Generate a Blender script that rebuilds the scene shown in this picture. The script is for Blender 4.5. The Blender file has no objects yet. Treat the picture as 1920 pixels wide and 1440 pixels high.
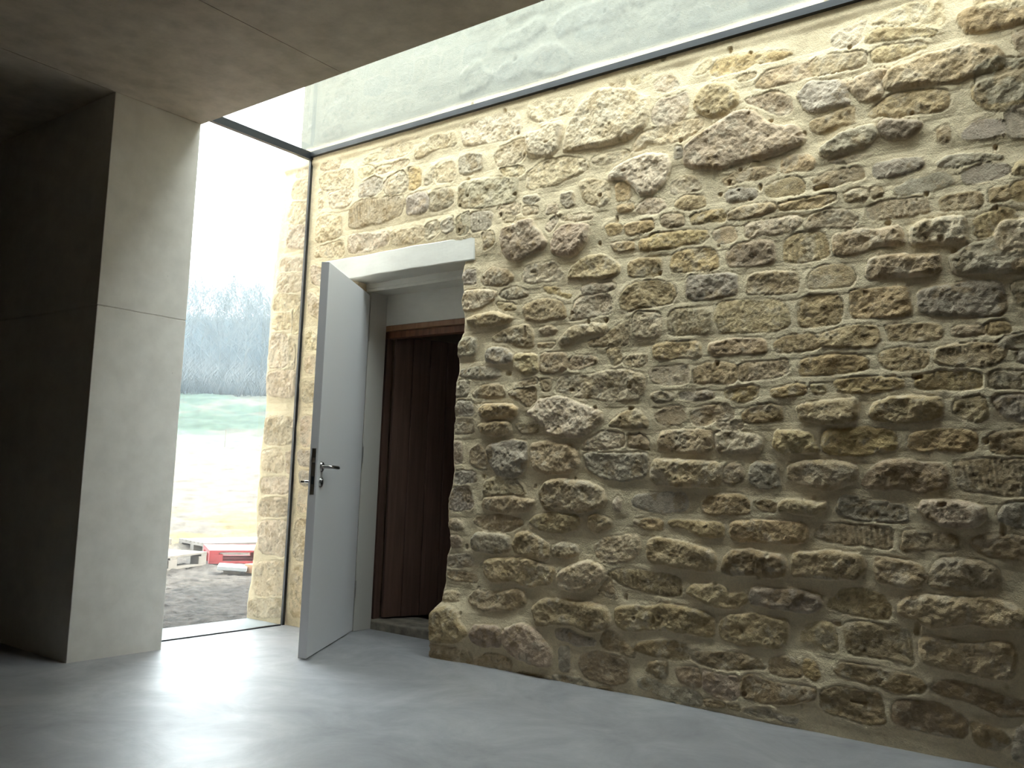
import bpy, bmesh, math, random
import numpy as np
from mathutils import Vector, Matrix

sc = bpy.context.scene
COL = sc.collection
# ---------------------------------------------------------------- camera
YAW, PITCH, ROLL, FPX, CAMH = 0.6514, 0.1054, 0.0364, 1660.13, 0.945
cam_d = bpy.data.cameras.new('camera'); cam = bpy.data.objects.new('camera', cam_d); COL.objects.link(cam)
d = Vector((-math.sin(YAW)*math.cos(PITCH), math.cos(YAW)*math.cos(PITCH), math.sin(PITCH)))
r = Vector((math.cos(YAW), math.sin(YAW), 0)); u = r.cross(d)
r2 = r*math.cos(ROLL)+u*math.sin(ROLL); u2 = -r*math.sin(ROLL)+u*math.cos(ROLL)
cam.matrix_world = Matrix(((r2.x, u2.x, -d.x, 0), (r2.y, u2.y, -d.y, 0), (r2.z, u2.z, -d.z, CAMH), (0, 0, 0, 1)))
cam_d.sensor_width = 36; cam_d.lens = 36*FPX/1920; cam_d.clip_start = .02; cam_d.clip_end = 2000
sc.camera = cam
# ---------------------------------------------------------------- world, sun, exposure
W = bpy.data.worlds.new('sky'); sc.world = W; W.use_nodes = True
nt = W.node_tree; nt.nodes.clear()
wo = nt.nodes.new('ShaderNodeOutputWorld'); bg = nt.nodes.new('ShaderNodeBackground')
tc = nt.nodes.new('ShaderNodeTexCoord'); sx = nt.nodes.new('ShaderNodeSeparateXYZ'); rp = nt.nodes.new('ShaderNodeValToRGB')
nt.links.new(tc.outputs['Generated'], sx.inputs[0]); nt.links.new(sx.outputs['Z'], rp.inputs[0])
rp.color_ramp.elements[0].position = 0.0; rp.color_ramp.elements[0].color = (.94, .975, 1, 1)
rp.color_ramp.elements[1].position = 0.6; rp.color_ramp.elements[1].color = (.90, .95, 1, 1)
nt.links.new(rp.outputs[0], bg.inputs[0]); bg.inputs[1].default_value = 4.8
nt.links.new(bg.outputs[0], wo.inputs[0])
SUN_TO = Vector((.36, .90, .78)).normalized()          # direction towards the sun
sd = bpy.data.lights.new('sun', 'SUN'); sun = bpy.data.objects.new('sun', sd); COL.objects.link(sun)
sd.energy = 5.5; sd.angle = math.radians(2.5); sd.color = (1, .93, .8)
sun.rotation_euler = SUN_TO.to_track_quat('Z', 'Y').to_euler()
sc.view_settings.view_transform = 'Standard'; sc.view_settings.look = 'None'
sc.view_settings.exposure = 1.92; sc.view_settings.gamma = 1; sc.view_settings.use_curve_mapping = False
sc.cycles.use_denoising = True
sc.cycles.max_bounces = 10; sc.cycles.diffuse_bounces = 6; sc.cycles.transparent_max_bounces = 12
sc.cycles.sample_clamp_indirect = 8; sc.cycles.caustics_reflective = False; sc.cycles.caustics_refractive = False
sc.cycles.volume_step_rate = 4; sc.cycles.volume_max_steps = 64

YS, XG, HG, YSL, HC, XP, YPL = 3.603, -4.431, 2.967, 2.66, 2.807, -4.235, 2.171

# ---------------------------------------------------------------- helpers
def tag(o, label=None, cat=None, group=None, kind=None):
    if label: o['label'] = label
    if cat: o['category'] = cat
    if group: o['group'] = group
    if kind: o['kind'] = kind
    return o
def link(name, me, m, parent=None, smooth=False):
    o = bpy.data.objects.new(name, me); COL.objects.link(o)
    if m: me.materials.append(m)
    if smooth: me.shade_smooth()
    if parent: o.parent = parent
    return o
def empty(name, loc=(0, 0, 0), rz=0):
    o = bpy.data.objects.new(name, None); COL.objects.link(o); o.location = loc; o.rotation_euler = (0, 0, rz)
    o.empty_display_size = .05
    return o
class MB:
    def __init__(s): s.bm = bmesh.new()
    def box(s, x0, y0, z0, x1, y1, z1, bev=0, M=None, seg=2):
        b = bmesh.new(); bmesh.ops.create_cube(b, size=1)
        for v in b.verts:
            v.co = Vector(((x0+x1)/2+v.co.x*(x1-x0), (y0+y1)/2+v.co.y*(y1-y0), (z0+z1)/2+v.co.z*(z1-z0)))
        if bev: bmesh.ops.bevel(b, geom=b.edges[:]+b.verts[:], offset=bev, segments=seg, profile=.5, affect='EDGES')
        if M: bmesh.ops.transform(b, matrix=M, verts=b.verts)
        s._add(b); return s
    def _add(s, b):
        me = bpy.data.meshes.new('t'); b.to_mesh(me); b.free(); s.bm.from_mesh(me); bpy.data.meshes.remove(me)
    def tube(s, pts, rads, n=12, caps=True):
        pts = [Vector(p) for p in pts]; rings = []
        up = Vector((0, 0, 1)); prev = None
        for i, p in enumerate(pts):
            t = (pts[min(i+1, len(pts)-1)]-pts[max(i-1, 0)]).normalized()
            a = prev if prev else (up if abs(t.z) < .9 else Vector((1, 0, 0)))
            a = (a-t*a.dot(t)).normalized(); b = t.cross(a); prev = a
            rings.append([s.bm.verts.new(p+(a*math.cos(k*2*math.pi/n)+b*math.sin(k*2*math.pi/n))*rads[i]) for k in range(n)])
        for i in range(len(rings)-1):
            for k in range(n):
                s.bm.faces.new((rings[i][k], rings[i][(k+1) % n], rings[i+1][(k+1) % n], rings[i+1][k]))
        if caps:
            s.bm.faces.new(rings[0][::-1]); s.bm.faces.new(rings[-1])
        return s
    def done(s, name, m, parent=None, smooth=False):
        bmesh.ops.recalc_face_normals(s.bm, faces=s.bm.faces)
        me = bpy.data.meshes.new(name); s.bm.to_mesh(me); s.bm.free()
        o = link(name, me, m, parent)
        if smooth:
            me.shade_smooth()
            try: me.set_sharp_from_angle(angle=math.radians(40))
            except Exception: pass
        return o

class Mat:
    def __init__(s, name):
        s.m = bpy.data.materials.new(name); s.m.use_nodes = True; s.t = s.m.node_tree; s.n = s.t.nodes
        s.b = s.n['Principled BSDF']; s.o = s.n['Material Output']; s.co = None
    def add(s, typ, **kw):
        n = s.n.new(typ)
        for k, v in kw.items(): setattr(n, k, v)
        return n
    def coord(s):
        if not s.co: s.co = s.add('ShaderNodeTexCoord')
        return s.co.outputs['Object']
    def noise(s, scale, detail=4, rough=.5, stretch=None, dist=0):
        n = s.add('ShaderNodeTexNoise'); n.inputs['Scale'].default_value = scale; n.inputs['Detail'].default_value = detail
        n.inputs['Roughness'].default_value = rough; n.inputs['Distortion'].default_value = dist
        c = s.coord()
        if stretch:
            mp = s.add('ShaderNodeMapping'); mp.inputs['Scale'].default_value = stretch; s.t.links.new(c, mp.inputs[0]); c = mp.outputs[0]
        s.t.links.new(c, n.inputs['Vector']); return n.outputs['Fac']
    def ramp(s, fac, stops):
        r = s.add('ShaderNodeValToRGB'); s.t.links.new(fac, r.inputs[0]); e = r.color_ramp.elements
        while len(e) < len(stops): e.new(.5)
        for k, (p, c) in enumerate(stops):
            e[k].position = p; e[k].color = (*c, 1) if len(c) == 3 else c
        return r.outputs['Color']
    def mix(s, fac, a, b, typ='MIX'):
        n = s.add('ShaderNodeMix', data_type='RGBA', blend_type=typ)
        for i, v in ((0, fac), (6, a), (7, b)):
            if isinstance(v, (int, float)): n.inputs[i].default_value = v
            elif isinstance(v, tuple): n.inputs[i].default_value = (*v, 1)
            else: s.t.links.new(v, n.inputs[i])
        return n.outputs[2]
    def bump(s, h, strength=.3, dist=.01):
        n = s.add('ShaderNodeBump'); n.inputs['Strength'].default_value = strength; n.inputs['Distance'].default_value = dist
        s.t.links.new(h, n.inputs['Height']); s.t.links.new(n.outputs[0], s.b.inputs['Normal'])
    def set(s, color=None, rough=None, metal=None, spec=None):
        for k, v in (('Base Color', color), ('Roughness', rough), ('Metallic', metal), ('Specular IOR Level', spec)):
            if v is None: continue
            if isinstance(v, (int, float)): s.b.inputs[k].default_value = v
            elif isinstance(v, tuple): s.b.inputs[k].default_value = (*v, 1)
            else: s.t.links.new(v, s.b.inputs[k])
        return s

def plain(name, c, rough=.5, metal=0, spec=.5):
    return Mat(name).set(c, rough, metal, spec).m

# concrete wall / ceiling
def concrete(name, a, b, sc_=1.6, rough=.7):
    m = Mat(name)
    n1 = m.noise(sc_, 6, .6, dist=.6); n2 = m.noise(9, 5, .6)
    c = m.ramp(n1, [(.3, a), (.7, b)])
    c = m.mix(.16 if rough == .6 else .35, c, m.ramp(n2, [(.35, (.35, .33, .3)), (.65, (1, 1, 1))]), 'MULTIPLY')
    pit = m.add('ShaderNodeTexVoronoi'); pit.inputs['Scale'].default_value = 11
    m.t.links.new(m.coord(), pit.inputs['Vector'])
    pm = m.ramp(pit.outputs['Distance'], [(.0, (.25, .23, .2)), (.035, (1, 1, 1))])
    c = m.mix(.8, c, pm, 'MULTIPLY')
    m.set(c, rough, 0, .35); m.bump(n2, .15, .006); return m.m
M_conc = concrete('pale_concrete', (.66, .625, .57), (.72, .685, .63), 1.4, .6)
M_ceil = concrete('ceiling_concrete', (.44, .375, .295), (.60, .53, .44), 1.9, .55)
M_dark = concrete('shaded_concrete', (.16, .125, .105), (.2, .16, .135), 1.2, .7)  # same concrete, with the dimness of the passage put into its colour

m = Mat('polished_floor')
n1 = m.noise(2.4, 8, .66, stretch=(1, 1.0, 1), dist=.7); n2 = m.noise(9, 6, .6, dist=.4)
c = m.ramp(n1, [(.3, (.21, .21, .218)), (.5, (.28, .28, .29)), (.72, (.375, .375, .38))])
c = m.mix(.3, c, m.ramp(n2, [(.3, (.6, .6, .6)), (.7, (1, 1, 1))]), 'MULTIPLY')
rr = m.ramp(n1, [(.3, (.56,)*3), (.7, (.38,)*3)])
m.set(c, rr, 0, 1.0); m.b.inputs['Coat Weight'].default_value = .35; m.b.inputs['Coat Roughness'].default_value = .5; m.bump(n2, .12, .015); M_floor = m.m

m = Mat('rubble_stone')
at = m.add('ShaderNodeAttribute', attribute_name='tone')
f1 = m.noise(45, 6, .7); f2 = m.noise(170, 4, .7)
c = m.mix(.55, at.outputs['Color'], m.ramp(f1, [(.3, (.78, .75, .70)), (.55, (1, 1, 1)), (.75, (1.0, .98, .95))]), 'MULTIPLY')
c = m.mix(.3, c, m.ramp(f2, [(.35, (.6, .58, .55)), (.6, (1, 1, 1))]), 'MULTIPLY')
m.set(c, .92, 0, .2)
hh = m.add('ShaderNodeMath', operation='ADD'); m.t.links.new(f1, hh.inputs[0]); m.t.links.new(f2, hh.inputs[1])
m.bump(hh.outputs[0], .8, .005); M_stone = m.m

m = Mat('white_paint'); n = m.noise(30, 3); m.set((.72, .72, .735), .4); m.bump(n, .04, .002); M_white = m.m
m = Mat('cream_paint'); n = m.noise(14, 4, .6, stretch=(.4, 1, 1)); m.set(m.ramp(n, [(.3, (.62, .595, .54)), (.7, (.70, .68, .62))]), .5); m.bump(n, .25, .006); M_cream = m.m
M_cream_shade = plain('shaded_cream_paint', (.50, .48, .44), .5)  # same cream paint, darkened on the jambs for the open leaf's shade
M_grey = plain('door_edge_paint', (.66, .64, .65), .45)
def wood(name, a, b, rough=.5):
    m = Mat(name); n = m.noise(4, 6, .6, stretch=(9, 9, .5), dist=.5)
    m.set(m.ramp(n, [(.3, a), (.7, b)]), rough); m.bump(n, .2, .004); return m.m
M_wood = wood('brown_stained_wood', (.11, .042, .02), (.24, .10, .048))
M_header = wood('lit_frame_wood', (.22, .105, .05), (.34, .18, .095))  # door frame wood, lightened in colour for the light on the header
M_plank = wood('dark_plank_wood', (.075, .044, .034), (.15, .084, .063), .55)
m = Mat('pallet_wood'); n = m.noise(5, 5, .6, dist=.3); m.set(m.ramp(n, [(.3, (.10, .088, .075)), (.7, (.17, .15, .13))]), .8); M_pal = m.m
m = Mat('red_painted_wood'); n = m.noise(9, 5, .6); m.set(m.ramp(n, [(.3, (.26, .022, .026)), (.7, (.38, .05, .05))]), .7); M_red = m.m
M_metal = plain('brushed_steel', (.42, .40, .38), .28, 1)
M_chrome = plain('chrome', (.8, .8, .8), .12, 1)
M_black = plain('black_seal', (.012, .014, .017), .35)
M_bark0 = plain('weathered_stake', (.12, .10, .08), .9)
M_offcut = plain('orange_timber', (.28, .15, .08), .8)
M_slab = plain('pale_paving', (.30, .32, .32), .85)

def glass(name, tint, dust, dust_col):
    m = Mat(name); m.n.remove(m.b)
    tr = m.add('ShaderNodeBsdfTransparent'); tr.inputs[0].default_value = (*tint, 1)
    gl = m.add('ShaderNodeBsdfAnisotropic') if False else m.add('ShaderNodeBsdfGlossy'); gl.inputs['Roughness'].default_value = .015
    fr = m.add('ShaderNodeFresnel'); fr.inputs[0].default_value = 1.45
    ge = m.add('ShaderNodeNewGeometry'); inv = m.add('ShaderNodeMath', operation='SUBTRACT'); inv.inputs[0].default_value = 1; m.t.links.new(ge.outputs['Backfacing'], inv.inputs[1])
    fm = m.add('ShaderNodeMath', operation='MULTIPLY'); m.t.links.new(fr.outputs[0], fm.inputs[0]); m.t.links.new(inv.outputs[0], fm.inputs[1])
    mx = m.add('ShaderNodeMixShader'); m.t.links.new(fm.outputs[0], mx.inputs[0]); m.t.links.new(tr.outputs[0], mx.inputs[1]); m.t.links.new(gl.outputs[0], mx.inputs[2])
    last = mx.outputs[0]
    if dust:
        df = m.add('ShaderNodeBsdfTranslucent'); df.inputs[0].default_value = (*dust_col, 1)
        n = m.noise(2.2, 6, .65, dist=.5); n2 = m.noise(24, 4, .7)
        ad = m.add('ShaderNodeMath', operation='MULTIPLY_ADD'); m.t.links.new(n, ad.inputs[0]); ad.inputs[1].default_value = dust*.6; ad.inputs[2].default_value = dust*.7
        m2 = m.add('ShaderNodeMixShader'); m.t.links.new(ad.outputs[0], m2.inputs[0]); m.t.links.new(last, m2.inputs[1]); m.t.links.new(df.outputs[0], m2.inputs[2]); last = m2.outputs[0]
    m.t.links.new(last, m.o.inputs['Surface']); return m.m
M_glass = glass('darkened_glass', (.76, .785, .78), .012, (.9, .95, .95))  # tint darkened so the bright outside looks dimmer through it
M_roofglass = glass('dusty_roof_glass', (.73, .755, .735), .03, (.88, .95, .90))

# ---------------------------------------------------------------- noise in numpy
def _hash(i, j, seed):
    h = (i.astype(np.int64)*374761393 + j.astype(np.int64)*668265263 + seed*1442695041) & 0xffffffff
    h = ((h ^ (h >> 13))*1274126177) & 0xffffffff
    return ((h ^ (h >> 16)) & 0xffff)/65535.
def vnoise(x, z, seed=0):
    i = np.floor(x); j = np.floor(z); fx = x-i; fz = z-j
    fx = fx*fx*fx*(fx*(fx*6-15)+10); fz = fz*fz*fz*(fz*(fz*6-15)+10)
    a = _hash(i, j, seed); b = _hash(i+1, j, seed); c_ = _hash(i, j+1, seed); d_ = _hash(i+1, j+1, seed)
    return (a*(1-fx)+b*fx)*(1-fz)+(c_*(1-fx)+d_*fx)*fz
def fbm(x, z, f, o=4, seed=0, g=.5):
    s = 0; a = 1; t = 0
    for k in range(o):
        s = s+a*vnoise(x*f+17.3*k, z*f-9.1*k, seed+k); t += a; a *= g; f *= 2.03
    return s/t*2-1
def smooth(t): t = np.clip(t, 0, 1); return t*t*(3-2*t)

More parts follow.
